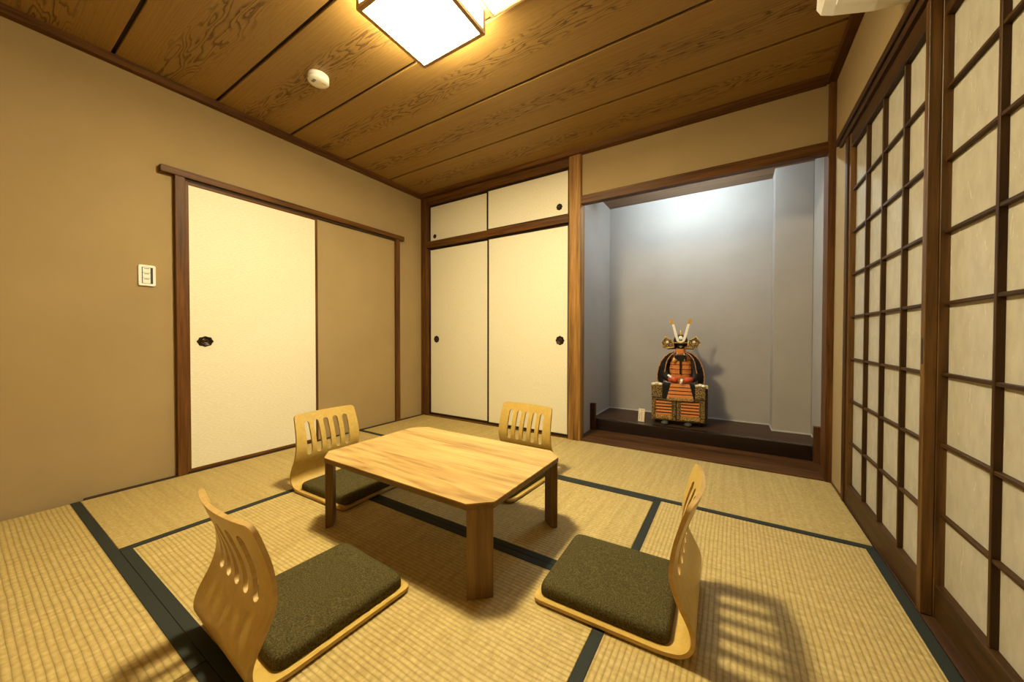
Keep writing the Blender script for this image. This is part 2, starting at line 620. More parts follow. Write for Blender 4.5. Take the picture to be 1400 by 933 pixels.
def fusuma(label, axis, a0, a1, z0, z1, face, th, handle, fw=0.020):
    """axis 'y': panel in the plane x=face (room side +x); axis 'x': panel in plane y=face (room side -y)"""
    _dn[0] += 1
    root = struct(link('door_%d' % _dn[0], None, None, None, (0, 0, 0)), label)

    def bx(nm, u0, u1, w0, w1, d0, d1, m, bvl=0.0015):
        if axis == 'y':
            return box(nm, face - d1, face - d0, u0, u1, w0, w1, m, root, bvl)
        return box(nm, u0, u1, face + d0, face + d1, w0, w1, m, root, bvl)
    bx('paper_panel', a0 + fw * 0.6, a1 - fw * 0.6, z0 + fw * 0.6, z1 - fw * 0.6, 0.002, th - 0.002, M_FUSUMA, 0.0)
    va = dark_wood(2) if axis == 'y' else M_LACQ
    ha = dark_wood(1) if axis == 'y' else M_LACQ
    bx('stile', a0, a0 + fw, z0, z1, 0.0, th, va)
    bx('stile', a1 - fw, a1, z0, z1, 0.0, th, va)
    bx('rail', a0 + fw, a1 - fw, z0, z0 + fw, 0.0, th, ha)
    bx('rail', a0 + fw, a1 - fw, z1 - fw, z1, 0.0, th, ha)
    hu, hz, hr, hsx, hsy = handle
    if axis == 'y':
        hikite('finger_pull', root, (face - 0.0022, hu, hz), (PI / 2, 0, PI / 2), hr, hsx, hsy, 8)
    else:
        hikite('finger_pull', root, (hu, face + 0.0022, hz), (PI / 2, 0, 0), hr, hsx, hsy, 8)
    return root


fusuma('cream paper sliding door on the left wall with an oval black pull', 'y', -1.972, -1.152, 0.006, 1.812, 0.020, 0.018, (-1.878, 0.822, 0.037, 1.08, 0.88), 0.020)

# ------------------------------------------------------------------ back closet
trim(0.0, 0.080, -0.012, 0.07, 0.0, ZT, dark_wood(2), 'dark corner post between left wall and closet')
trim(0.080, 1.725, -0.016, 0.07, 1.806, 1.868, dark_wood(0), 'brown middle rail between lower and upper closet doors')
trim(0.080, 1.725, -0.006, 0.07, 2.268, ZT, dark_wood(0), 'brown head rail above the small upper closet doors')
struct(box('wall_closet', 0.0, 1.80, 0.085, 0.12, -0.05, ZC + 0.05, M_GAP, None, 0, False), 'dark closet interior board')
fusuma('cream closet door, lower left, beside the room corner', 'x', 0.080, 0.886, 0.008, 1.806, 0.036, 0.018, (0.183, 0.824, 0.036, 1.0, 1.0))
fusuma('cream closet door, lower right, beside the alcove pillar', 'x', 0.872, 1.725, 0.008, 1.806, 0.014, 0.018, (1.637, 0.822, 0.038, 1.0, 1.0))
fusuma('small upper left closet door beside the room corner', 'x', 0.080, 0.878, 1.868, 2.268, 0.036, 0.018, (0.160, 1.930, 0.022, 1.0, 1.0))
fusuma('small upper right closet door beside the alcove pillar', 'x', 0.864, 1.725, 1.868, 2.268, 0.014, 0.018, (1.628, 1.957, 0.027, 1.0, 1.0))

# ------------------------------------------------------------------ alcove (tokonoma)
# rounded pillar with planed grain
pts = []
px0, px1, py0, py1, cr = 1.725, 1.832, -0.022, 0.085, 0.014
for cx_, cy_, a0 in ((px1 - cr, py0 + cr, -90), (px1 - cr, py1 - cr, 0), (px0 + cr, py1 - cr, 90), (px0 + cr, py0 + cr, 180)):
    for k in range(5):
        a = math.radians(a0 + 90 * k / 4)
        pts.append((cx_ + cr * math.cos(a) - 1.78, cy_ + cr * math.sin(a) - 0.03))
_tn[0] += 1
struct(prism('trim_%d' % _tn[0], pts, 0.0, ZT, M_PILLAR, None, 0, 'z', (1.78, 0.03, 0)), 'thick natural wood alcove pillar with raised grain')
trim(1.826, 3.354, -0.012, 0.045, 1.935, 2.002, dark_wood(0), 'brown lintel across the top of the alcove')
trim(3.352, XR, -0.016, 0.105, 0.0, ZT, dark_wood(2), 'brown post at the right side of the alcove')
trim(1.730, XR, -0.003, 0.372, -0.02, 0.008, sill_wood(0), 'dark reddish sill board in front of the alcove step', 0.001)
TZ = 0.108
_tn[0] += 1
step = struct(box('trim_%d' % _tn[0], 1.790, 3.400, 0.372, 0.430, 0.0, TZ, plain('black_step_lacquer', (0.016, 0.008, 0.006), 0.22), None, 0.004, True, 2), 'black lacquered alcove step edge')
struct(box('floor_alcove', 1.780, 3.42, 0.430, 1.0, 0.02, TZ - 0.001, wood('alcove_floor', (0.018, 0.008, 0.004), (0.075, 0.036, 0.016), 0, 0.42, 0.2), None, 0, True), 'dark wooden raised alcove floor')
trim(1.792, 1.838, 0.335, 0.374, 0.008, 0.250, sill_wood(2), 'short dark post at the left end of the alcove step')
trim(3.356, 3.396, 0.335, 0.374, 0.008, 0.250, sill_wood(2), 'short dark post at the right end of the alcove step')
struct(box('wall_alcove_left', 1.70, 1.792, 0.085, 0.95, 0.0, 2.25, M_TOKO, None, 0, False), 'grey plaster left side of the alcove')
struct(box('wall_alcove_back', 1.70, 3.52, 0.925, 1.02, 0.0, 2.25, M_TOKO, None, 0, False), 'grey plaster back of the alcove')
struct(box('wall_alcove_right', 3.398, 3.52, 0.02, 0.95, 0.0, 2.25, M_TOKO, None, 0, False), 'grey plaster right side of the alcove')
struct(box('wall_alcove_column', 3.158, 3.398, 0.715, 0.925, TZ, 2.185, M_TOKO, None, 0.004, True, 2), 'grey plaster boxed column in the alcove corner')
struct(box('ceiling_alcove', 1.70, 3.52, 0.09, 1.02, 2.182, 2.23, wood('alcove_ceiling_wood', (0.16, 0.08, 0.03), (0.30, 0.165, 0.07), 0, 0.5), None, 0, True), 'wooden board ceiling of the alcove')
for nm, a in (('back', (1.792, 3.158, 0.919, 0.925)), ('left', (1.792, 1.798, 0.43, 0.919)), ('column', (3.158, 3.392, 0.709, 0.715)), ('side', (3.152, 3.158, 0.709, 0.925)), ('right', (3.392, 3.398, 0.43, 0.715))):
    struct(box('baseboard_alcove_' + nm, *a, TZ, TZ + 0.012, M_BEAD, None, 0.001), 'thin pale edging at the foot of the alcove ' + nm + ' plaster')

# hidden tube lamp behind the lintel
al = thing('alcove_lamp', 'slim white tube lamp fixed behind the alcove lintel', 'lamp', (2.55, 0.40, 2.182))
box('housing', -0.40, 0.40, -0.03, 0.03, -0.020, 0.0, M_WHITE, al, 0.003)
tube('tube', [(-0.37, 0, -0.036), (0.37, 0, -0.036)], [0.013, 0.013], emit('alcove_tube_glow', ALCOVE_COL, ALCOVE_STRENGTH), al, 12)
for s in (-1, 1):
    box('socket', s * 0.382 - 0.011, s * 0.382 + 0.011, -0.016, 0.016, -0.052, -0.020, M_WHITE, al, 0.003)

# ------------------------------------------------------------------ shoji
trim(XR - 0.012, XR + 0.12, -2.16, -0.150, 1.890, 1.918, shoji_wood(1), 'brown lintel over the shoji screens')
trim(XR - 0.022, XR + 0.02, -2.16, -0.105, 1.918, 1.948, shoji_wood(1), 'brown upper rail above the shoji lintel')
trim(XR - 0.008, XR + 0.12, -0.296, -0.256, 0.0, 1.890, shoji_wood(2), 'brown jamb at the far end of the shoji screens')
trim(XR + 0.001, XR + 0.14, -2.141, -0.296, -0.03, 0.0, wood('sill_track', (0.035, 0.015, 0.006), (0.085, 0.040, 0.018), 1, 0.5, 0.15), 'reddish floor track under the shoji screens', 0.001)


def shoji(label, y_far, y_near, verts, xf, stile_w, z0=0.002, ztop=1.890, pull=None):
    """screen whose room face is x=xf; verts = y positions of the vertical bars"""
    _dn[0] += 1
    root = struct(link('door_%d' % _dn[0], None, None, None, (0, 0, 0)), label)
    T = 0.027
    sw = wood('shoji_stile_wood', (0.045, 0.020, 0.005), (0.170, 0.082, 0.021), 2, 0.45, 0.25)  # same wood as the bars, colour lightened for lamp light on the stiles
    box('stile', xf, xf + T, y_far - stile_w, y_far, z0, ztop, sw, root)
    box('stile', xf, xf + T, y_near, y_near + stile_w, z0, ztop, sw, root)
    yi0, yi1 = y_far - stile_w, y_near + stile_w
    zb, zt = 0.104, 1.816
    box('rail', xf + 0.002, xf + T, yi1, yi0, z0, zb, shoji_wood(1), root, 0.003)
    box('rail', xf + 0.002, xf + T, yi1, yi0, zt, ztop, shoji_wood(1), root, 0.003)
    kx0, kx1 = xf + 0.007, xf + 0.0225
    for v in verts:
        box('vertical_bar', kx0, kx1, v - 0.0055, v + 0.0055, zb, zt, shoji_wood(2), root, 0.001)
    zs = [zb + (zt - zb) * k / 8 for k in range(9)]
    ys = [yi0] + list(verts) + [yi1]
    for z in zs[1:-1]:
        box('horizontal_bar', kx0 + 0.002, kx1, yi1, yi0, z - 0.005, z + 0.005, shoji_wood(1), root, 0.001)
    cache = {}
    for i in range(len(ys) - 1):
        for j in range(8):
            w = round(abs(ys[i + 1] - ys[i]), 4)
            h = zs[j + 1] - zs[j]
            if w not in cache:
                bm = bmesh.new()
                bm_box(bm, -0.0006, 0.0006, -w / 2, w / 2, -h / 2, h / 2)
                cache[w] = finish(bm, 'paper_pane')
            link('paper_pane', cache[w], M_WASHI, root, (kx1 + 0.0007, (ys[i] + ys[i + 1]) / 2, (zs[j] + zs[j + 1]) / 2))
    if pull:
        p = box('finger_pull', xf - 0.0006, xf + 0.004, pull - 0.006, pull + 0.006, 0.775, 0.855, M_BLACK, root, 0.0005)
    return root


shoji('far shoji screen beside the alcove, slid in front', -0.297, -1.163, (-0.540, -0.744, -0.952), XR, 0.026, pull=-1.150)
shoji('near shoji screen behind the other, cut by the picture edge', -1.135, -2.14, (-1.418, -1.658, -1.898), XR + 0.0275, 0.030)

# ------------------------------------------------------------------ ceiling lamp
lz = 2.250
lp = thing('ceiling_lamp', 'square white paper ceiling lamp with thin wooden frame', 'lamp', (1.708, -1.617, ZC))
hx, lh = 0.197, 0.112
zb = lz - ZC
M_GLOW = emit('lamp_acrylic', LAMP_COL, LAMP_STRENGTH)
g = 0.004
bm = bmesh.new()
bm_box(bm, -hx + 0.012, hx - 0.012, -hx + 0.012, hx - 0.012, zb + g + 0.004, zb + lh)
link('shade', finish(bm, 'shade'), emit('lamp_side_acrylic', LAMP_COL, LAMP_SIDE), lp)
bm = bmesh.new()
bm_box(bm, -hx + g, hx - g, -hx + g, hx - g, zb + g - 0.001, zb + g + 0.003)
link('diffuser', finish(bm, 'diffuser'), M_GLOW, lp)
lathe('lamp_core', [(0.004, zb + 0.0032), (0.105, zb + 0.0032), (0.105, zb + 0.0015), (0.004, zb + 0.0015)], emit('lamp_core_glow', LAMP_COL, LAMP_CORE), lp, seg=32, smooth=False)
t_ = 0.019
for sx in (-1, 1):
    for sy in (-1, 1):
        cx_, cy_ = sx * (hx - t_ / 2), sy * (hx - t_ / 2)
        box('frame_post', cx_ - t_ / 2, cx_ + t_ / 2, cy_ - t_ / 2, cy_ + t_ / 2, zb, zb + lh, M_LAMPW, lp, 0.001)
for s in (-1, 1):
    c_ = s * (hx - t_ / 2)
    box('frame_bar', -hx + t_, hx - t_, c_ - t_ / 2, c_ + t_ / 2, zb, zb + t_, M_LAMPW, lp, 0.001)
    box('frame_bar', c_ - t_ / 2, c_ + t_ / 2, -hx + t_, hx - t_, zb, zb + t_, M_LAMPW, lp, 0.001)
box('ceiling_mount', -0.10, 0.10, -0.10, 0.10, zb + lh, 0.0, M_WHITE, lp, 0.003)
# second, shallower wing beside the main box
wx0, wx1, wy0, wy1 = 0.208, 0.46, -0.17, 0.232
sh2 = box('side_shade', wx0 + 0.012, wx1 - 0.012, wy0 + 0.012, wy1 - 0.012, -0.030, -0.002, emit('side_acrylic', LAMP_COL, 3.0), lp, 0)
for a in ((wx0, wx0 + 0.016, wy0, wy1), (wx1 - 0.016, wx1, wy0, wy1)):
    box('side_frame_bar', *a, -0.036, -0.001, M_LAMPW, lp, 0.001)
for a in ((wx0 + 0.016, wx1 - 0.016, wy0, wy0 + 0.010), (wx0 + 0.016, wx1 - 0.016, wy1 - 0.010, wy1)):
    box('side_frame_bar', *a, -0.036, -0.001, M_LAMPW, lp, 0.001)

# ------------------------------------------------------------------ smoke detector
sd = thing('smoke_detector', 'round white smoke detector on the cedar ceiling', 'smoke detector', (0.815, -1.585, ZC))
lathe('base', [(0.02, 0.0), (0.056, 0.0), (0.057, -0.014), (0.053, -0.017), (0.02, -0.017)], M_WHITE, sd)
lathe('sensing_slot', [(0.02, -0.016), (0.047, -0.016), (0.047, -0.022), (0.02, -0.022)], M_GREY, sd)
lathe('cover', [(0.02, -0.021), (0.056, -0.021), (0.057, -0.032), (0.050, -0.039), (0.02, -0.041)], M_WHITE, sd)
box('test_button', -0.016, 0.016, -0.034, -0.020, -0.043, -0.038, M_GREY, sd, 0.001)
box('indicator', 0.022, 0.027, 0.012, 0.032, -0.0425, -0.038, plain('amber_mark', (0.45, 0.28, 0.10), 0.5), sd, 0.0005)

# ------------------------------------------------------------------ wall switch
ws = thing('wall_switch', 'white rounded switch plate on the left wall by the door post', 'switch', (0.0, -2.137, 1.207))
bm = bmesh.new()
bm_box(bm, 0.0005, 0.010, -0.036, 0.036, -0.060, 0.060)
bmesh.ops.bevel(bm, geom=[e for e in bm.edges if abs(e.verts[0].co.x - e.verts[1].co.x) > 0.005], offset=0.009, segments=4, affect='EDGES', profile=0.5)
bmesh.ops.bevel(bm, geom=[e for e in bm.edges if e.calc_face_angle(0) > 1.0 and min(v.co.x for v in e.verts) > 0.009], offset=0.002, segments=2, affect='EDGES', profile=0.5)
link('plate', finish(bm, 'plate'), M_WHITE, ws)
box('frame_groove', 0.0095, 0.0104, -0.022, 0.024, -0.047, 0.047, M_BLACK, ws, 0.0003)
for k in range(3):
    z = -0.0455 + k * 0.0305
    r_ = box('rocker', 0.0098, 0.0135, -0.019, 0.013, z, z + 0.029, M_WHITE, ws, 0.001)
    box('name_strip', 0.0020, 0.0024, -0.010, 0.010, 0.007, 0.011, M_GREY, r_, 0.0)

# ------------------------------------------------------------------ air conditioner
ac = thing('air_conditioner', 'white wall air conditioner high above the shoji screens', 'air conditioner', (XR - 0.0015, -1.46, 1.96))
prof = [(0.0, 0.0), (-0.10, 0.012), (-0.205, 0.046), (-0.238, 0.062), (-0.250, 0.085), (-0.245, 0.23), (-0.225, 0.285), (-0.19, 0.30), (0.0, 0.30)]
prism('body', prof, -0.40, 0.40, M_WHITE, ac, 0.006, 'y')
prism('end_panel', [(-0.243, 0.090), (-0.239, 0.225), (-0.222, 0.276), (-0.215, 0.27), (-0.226, 0.22), (-0.228, 0.085)], 0.399, 0.4015, M_GREY, ac, 0, 'y')
prism('air_flap', [(-0.120, 0.008), (-0.205, 0.040), (-0.207, 0.045), (-0.121, 0.014)], -0.36, 0.34, M_WHITE, ac, 0.001, 'y')
box('outlet_slot', -0.105, -0.090, -0.34, 0.33, 0.004, 0.014, M_BLACK, ac, 0.0)

# ------------------------------------------------------------------ low table
tb = thing('low_table', 'low wooden table with cut corners in the middle of the tatami', 'table', (1.761, -1.566, 0.0))
TX, TY, TCX, TCY, TH = 0.471, 0.311, 0.068, 0.061, 0.320


def octa(ix, iy, cx, cy):
    return [(-ix + cx, -iy), (ix - cx, -iy), (ix, -iy + cy), (ix, iy - cy), (ix - cx, iy), (-ix + cx, iy), (-ix, iy - cy), (-ix, -iy + cy)]


top = prism('tabletop', octa(TX, TY, TCX, TCY), TH - 0.004, TH, M_TABLE, tb, 0.0)
prism('edge_band', octa(TX - 0.0005, TY - 0.0005, TCX, TCY), TH - 0.022, TH - 0.004, M_TEDGE, tb, 0.0)
for sx in (-1, 1):
    for sy in (-1, 1):
        a = Vector((sx * (TX - TCX - 0.001), sy * (TY - 0.003)))
        c = Vector((sx * (TX - 0.003), sy * (TY - TCY - 0.001)))
        n = Vector((-sx, -sy)).normalized()
        d = (c - a).normalized()
        th = 0.030
        q = [a, c, c + n * th - d * 0.010, a + n * th + d * 0.010]
        prism('leg', [tuple(v) for v in q], 0.002, TH - 0.022, M_TLEG, tb, 0.0015, seg=1)
        h0 = (a + c) / 2 + n * (th + 0.006)
        hg = box('hinge', h0.x - 0.012, h0.x + 0.012, h0.y - 0.012, h0.y + 0.012, TH - 0.052, TH - 0.022, M_BLACK_METAL, tb, 0.002)
for s in (-1, 1):
    box('under_rail', -TX + 0.10, TX - 0.10, s * (TY - 0.06) - 0.010, s * (TY - 0.06) + 0.010, TH - 0.044, TH - 0.022, M_TLEG, tb, 0.001)


# ------------------------------------------------------------------ legless chairs
def catmull(P, n):
    out = []
    P = [Vector(p) for p in P]
    for i in range(len(P) - 1):
        p0 = P[max(i - 1, 0)]
        p1, p2 = P[i], P[i + 1]
        p3 = P[min(i + 2, len(P) - 1)]
        for k in range(n):
            t = k / n
            out.append(0.5 * ((2 * p1) + (p2 - p0) * t + (2 * p0 - 5 * p1 + 4 * p2 - p3) * t * t + (3 * p1 - p0 - 3 * p2 + p3) * t ** 3))
    out.append(P[-1])
    return out


def chair_shell():
    prof = [(0.0, 0.011), (0.10, 0.011), (0.20, 0.011), (0.30, 0.011), (0.385, 0.012), (0.432, 0.022), (0.456, 0.045), (0.4615, 0.075),
            (0.452, 0.110), (0.421, 0.172), (0.408, 0.225), (0.4125, 0.290), (0.428, 0.355), (0.447, 0.416)]
    C = catmull(prof, 6)
    # resample start so that round corners have rows
    extra = [Vector((0.004, 0.011)), Vector((0.010, 0.011))]
    C = [C[0]] + extra + C[2:]
    n = len(C)
    ln = [0.0]
    for i in range(1, n):
        ln.append(ln[-1] + (C[i] - C[i - 1]).length)
    # finer rows at the top
    tot = ln[-1]
    rows = sorted(set([round(v, 5) for v in ln] + [round(tot - d, 5) for d in (0.002, 0.005, 0.009, 0.014, 0.020)]))

    def at(s):
        for i in range(1, n):
            if ln[i] >= s - 1e-9:
                t = (s - ln[i - 1]) / max(1e-9, ln[i] - ln[i - 1])
                return C[i - 1].lerp(C[i], t), (C[i] - C[i - 1]).normalized()
        return C[-1], (C[-1] - C[-2]).normalized()
    HWID, T, NV = 0.197, 0.011, 20
    bm = bmesh.new()
    fr, bk = [], []
    for s in rows:
        p, d = at(s)
        p2, d2 = at(min(tot, s + 0.006))
        p1, d1 = at(max(0, s - 0.006))
        d = (p2 - p1).normalized()
        nr = Vector((-d.y, d.x))          # toward the sitter / up
        hw = HWID
        r = 0.022
        for q in (s, tot - s):
            if q < r:
                hw = HWID - r + math.sqrt(max(0, r * r - (r - q) ** 2))
        hw *= 1.0 - 0.065 * max(0.0, min(1.0, (p.y - 0.20) / 0.2))
        a, b_ = [], []
        z = p.y
        k = max(0.0, min(1.0, (z - 0.10) / 0.31))
        k = k * k * (3 - 2 * k)
        for j in range(NV + 1):
            v = -1 + 2 * j / NV
            x = v * hw
            bow = 0.029 * k * (1 - (x / HWID) ** 2)
            fy, fz = p.x + nr.x * T / 2 + bow, p.y + nr.y * T / 2
            by, bz = p.x - nr.x * T / 2 + bow, p.y - nr.y * T / 2
            a.append(bm.verts.new((x, fy, fz)))
            b_.append(bm.verts.new((x, by, bz)))
        fr.append(a)
        bk.append(b_)
    R = len(fr)
    for i in range(R - 1):
        for j in range(NV):
            bm.faces.new((fr[i][j], fr[i][j + 1], fr[i + 1][j + 1], fr[i + 1][j]))
            bm.faces.new((bk[i][j], bk[i + 1][j], bk[i + 1][j + 1], bk[i][j + 1]))
        bm.faces.new((fr[i][0], fr[i + 1][0], bk[i + 1][0], bk[i][0])).material_index = 1
        bm.faces.new((fr[i][NV], bk[i][NV], bk[i + 1][NV], fr[i + 1][NV])).material_index = 1
    for j in range(NV):
        bm.faces.new((fr[0][j], bk[0][j], bk[0][j + 1], fr[0][j + 1])).material_index = 1
        bm.faces.new((fr[-1][j], fr[-1][j + 1], bk[-1][j + 1], bk[-1][j])).material_index = 1
    me = finish(bm, 'shell_raw')
    me.materials.append(M_CHAIR)
    me.materials.append(M_CEDGE)
    tmp = bpy.data.objects.new('tmp_shell', me)
    COL.objects.link(tmp)
    bm = bmesh.new()
    w, z0, z1 = 0.0155, 0.190, 0.372
    for k in range(5):
        xc = (k - 2) * 0.0585
        pts = []
        for i in range(9):
            a = PI * i / 8
            pts.append((xc + w * math.cos(a), z1 - w + w * math.sin(a)))
        for i in range(9):
            a = PI + PI * i / 8
            pts.append((xc + w * math.cos(a), z0 + w + w * math.sin(a)))
        A = [bm.verts.new((x, 0.30, z)) for x, z in pts]
        B = [bm.verts.new((x, 0.60, z)) for x, z in pts]
        bm.faces.new(A)
        bm.faces.new(B)
        for i in range(len(pts)):
            j = (i + 1) % len(pts)
            bm.faces.new((A[i], A[j], B[j], B[i]))
    for f in bm.faces:
        f.material_index = 1
    cme = finish(bm, 'cutter')
    cme.materials.append(M_CHAIR)
    cme.materials.append(M_CEDGE)
    cut = bpy.data.objects.new('tmp_cut', cme)
    COL.objects.link(cut)
    md = tmp.modifiers.new('b', 'BOOLEAN')
    md.operation = 'DIFFERENCE'
    md.solver = 'EXACT'
    md.object = cut
    dg = bpy.context.evaluated_depsgraph_get()
    out = bpy.data.meshes.new_from_object(tmp.evaluated_get(dg))
    out.name = 'plywood_shell'
    bpy.data.objects.remove(tmp)
    bpy.data.objects.remove(cut)
    for v in out.vertices:
        v.co.y -= 0.2325
    for p in out.polygons:
        p.use_smooth = True
    try:
        out.set_sharp_from_angle(angle=math.radians(40))
    except Exception:
        pass
    return out


def cushion_mesh():
    bm = bmesh.new()
    W, L, H = 0.179, 0.196, 0.050
    N = 26
    layers = []

    def sup(u, v, e):
        return u, v
    # superellipse rings from the bottom rim to the centre of the top
    prof = [(0.985, 0.0), (0.997, 0.005), (1.0, 0.014), (0.998, 0.026), (0.988, 0.036), (0.966, 0.043), (0.93, 0.0475), (0.84, 0.0505), (0.6, 0.0525), (0.3, 0.0535), (0.05, 0.0535)]
    seg = 72
    rings = []
    for k, z in prof:
        ring = []
        inset = (1 - k)
        for i in range(seg):
            a = 2 * PI * i / seg
            e = 0.13 if k > 0.85 else 0.2
            cx = math.copysign(abs(math.cos(a)) ** e, math.cos(a))
            cy = math.copysign(abs(math.sin(a)) ** e, math.sin(a))
            ring.append(bm.verts.new((cx * W * k, cy * L * k, z * 0.80)))
        rings.append(ring)
    for a, b_ in zip(rings[:-1], rings[1:]):
        for i in range(seg):
            bm.faces.new((a[i], a[(i + 1) % seg], b_[(i + 1) % seg], b_[i]))
    bm.faces.new(rings[0])
    bm.faces.new(rings[-1])
    return finish(bm, 'cushion', True)


SHELL = chair_shell()
CUSH = cushion_mesh()
_pad = None
bmx = bmesh.new()
bm_box(bmx, -0.15, 0.15, -0.008, 0.008, 0.0, 0.0056)
PAD = finish(bmx, 'floor_pad')
GRP = 'legless chairs around the low table'
for lab, x, y, rz in (
        ('legless bentwood chair right of the table, before the shoji screens', 2.572, -1.561, -PI / 2 + 0.030),
        ('legless bentwood chair on the left, facing the shoji, before the cream door', 1.048, -1.556, PI / 2 + 0.035),
        ('legless bentwood chair on the far side of the table before the closet', 1.756, -0.999, -0.059),
        ('legless bentwood chair in front, seen from behind, cut by the bottom edge', 1.766, -2.157, PI - 0.044)):
    r = thing('legless_chair', lab, 'chair', (x, y, 0.0018), rz, GRP)
    link('plywood_shell', SHELL, None, r)
    link('cushion', CUSH, M_CUSH, r, (0, -0.0240, 0.0172))
    link('floor_pad', PAD, M_BLACK, r, (0, -0.16, 0))
    link('floor_pad', PAD, M_BLACK, r, (0, 0.12, 0))

# ------------------------------------------------------------------ samurai armour display
M_GOLD = plain('gold_leaf', (0.80, 0.52, 0.15), 0.35, 0.75)
M_CREAMG = plain('pale_gold', (0.85, 0.72, 0.42), 0.4, 0.3)
M_SILK = plain('white_silk', (0.80, 0.76, 0.66), 0.6)
M_RED = plain('red_brocade', (0.55, 0.075, 0.03), 0.6, var=0.3)
M_CLOTH = plain('black_brocade', (0.012, 0.010, 0.011), 0.6, spec=0.2, var=0.6)


def pattern_material(name, c1, c2, scale, metal=0.4):
    t = NT(name)
    co = t.coord()
    v = t.n('ShaderNodeTexVoronoi', feature='DISTANCE_TO_EDGE')
    t.l(co, v.inputs['Vector'])
    v.inputs['Scale'].default_value = scale
    f = t.ramp(v.outputs['Distance'], [(0.05, (0, 0, 0)), (0.16, (1, 1, 1))])
    n = t.noise(co, scale * 1.4, 2.0)
    f2 = t.math('MULTIPLY', f, t.math('GREATER_THAN', n, 0.45))
    return t.done(t.mix(f2, (*c1, 1), (*c2, 1)), 0.45, 0.4, metal)


M_PATT = pattern_material('gilt_brocade', (0.05, 0.035, 0.02), (0.50, 0.34, 0.14), 95.0)
M_GILT = pattern_material('gilt_fringe', (0.16, 0.08, 0.02), (0.85, 0.60, 0.22), 130.0)


def lacing_material():
    t = NT('orange_silk_lacing')
    raw = t.coord(False)
    sep = t.n('ShaderNodeSeparateXYZ')
    t.l(raw, sep.inputs[0])
    cords = t.math('ABSOLUTE', t.math('SINE', t.math('MULTIPLY', t.math('ADD', sep.outputs[0], sep.outputs[1]), PI / 0.006)))
    n = t.noise(t.coord(), 160.0, 2.0)
    c = t.ramp(n, [(0.35, (0.56, 0.185, 0.045)), (0.65, (0.70, 0.275, 0.080))])
    c = t.mix(t.math('MULTIPLY', t.math('SUBTRACT', 1.0, cords), 0.5), c, (0.28, 0.06, 0.015, 1))
    t.bump(cords, 0.4, 0.001)
    return t.done(c, 0.6, 0.3)


M_LACE = lacing_material()
ar = thing('samurai_armor_display', 'miniature samurai armour with gold horned helmet seated on its chest in the alcove', 'armor', (2.484, 0.60, TZ), 0.13)


def lames(name, quad_fn, rows, mat, parent, y0, lean=0.006, th=0.006):
    """overlapping horizontal rows; quad_fn(t)->(xl,xr,z)"""
    bm = bmesh.new()
    for k in range(rows):
        xl0, xr0, z0 = quad_fn(k / rows)
        xl1, xr1, z1 = quad_fn((k + 1) / rows)
        z1b = z1 + (z0 - z1) * 0.09
        for (a, b_, c, d) in (((xl0, y0 + lean, z0), (xr0, y0 + lean, z0), (xr1, y0, z1b), (xl1, y0, z1b)),):
            f = [bm.verts.new(v) for v in (a, b_, c, d)]
            g_ = [bm.verts.new((v[0], v[1] + th, v[2])) for v in (a, b_, c, d)]
            bm.faces.new(f)
            bm.faces.new(g_)
            for i in range(4):
                bm.faces.new((f[i], f[(i + 1) % 4], g_[(i + 1) % 4], g_[i]))
    return link(name, finish(bm, name), mat, parent)


box('plinth', -0.175, 0.185, -0.06, 0.13, 0.0, 0.030, M_LACQ, ar, 0.003)
chest = box('armor_chest', -0.198, 0.226, -0.078, 0.150, 0.028, 0.318, M_LACQ, ar, 0.004, seg=2)
for xs in (-0.098, 0.080):
    bm = bmesh.new()
    bmesh.ops.create_uvsphere(bm, u_segments=16, v_segments=8, radius=1.0)
    for v in bm.verts:
        v.co = Vector((v.co.x * 0.030, v.co.y * 0.045 - 0.078, max(0.0, v.co.z * 0.020 + 0.012)))
    link('shoe', finish(bm, 'shoe', True), plain('grey_fur_shoe', (0.06, 0.05, 0.04), 0.8), ar, (xs, -0.02, 0))
# thigh guards: ornate border with laced field and gilt fringe
for x0, x1, f0, f1 in ((-0.203, -0.014, -0.168, -0.046), (-0.006, 0.203, 0.026, 0.160)):
    q = box('thigh_guard', x0, x1, -0.099, -0.085, 0.034, 0.222, M_PATT, ar, 0.003, seg=2)
    lc = ((x0 + x1) / 2, -0.092, 0.128)
    w0, w1 = f0 - lc[0], f1 - lc[0]
    box('lacing_ground', w0, w1, -0.0085, -0.006, -0.052, 0.080, M_LACQ, q, 0.0)
    lames('lacing', lambda t, a=w0, b=w1: (a, b, 0.078 - 0.128 * t), 5, M_LACE, q, -0.0125)
    o = box('gilt_fringe', f0 - 0.006 - lc[0], f1 + 0.006 - lc[0], -0.0115, -0.006, -0.082, -0.051, M_GILT, q, 0.002)
    o.location = (o.location.x, o.location.y, o.location.z)
    for a in ((f0 - 0.012, f0 - 0.006, -0.085, 0.086), (f1 + 0.006, f1 + 0.012, -0.085, 0.086)):
        box('gold_edge', a[0] - lc[0], a[1] - lc[0], -0.0105, -0.006, a[2], a[3], M_BRONZE, q, 0.001)
    for a in ((-0.092, -0.086), (0.086, 0.092)):
        box('gold_edge', x0 + 0.003 - lc[0], x1 - 0.003 - lc[0], -0.0105, -0.006, a[0], a[1], M_BRONZE, q, 0.001)
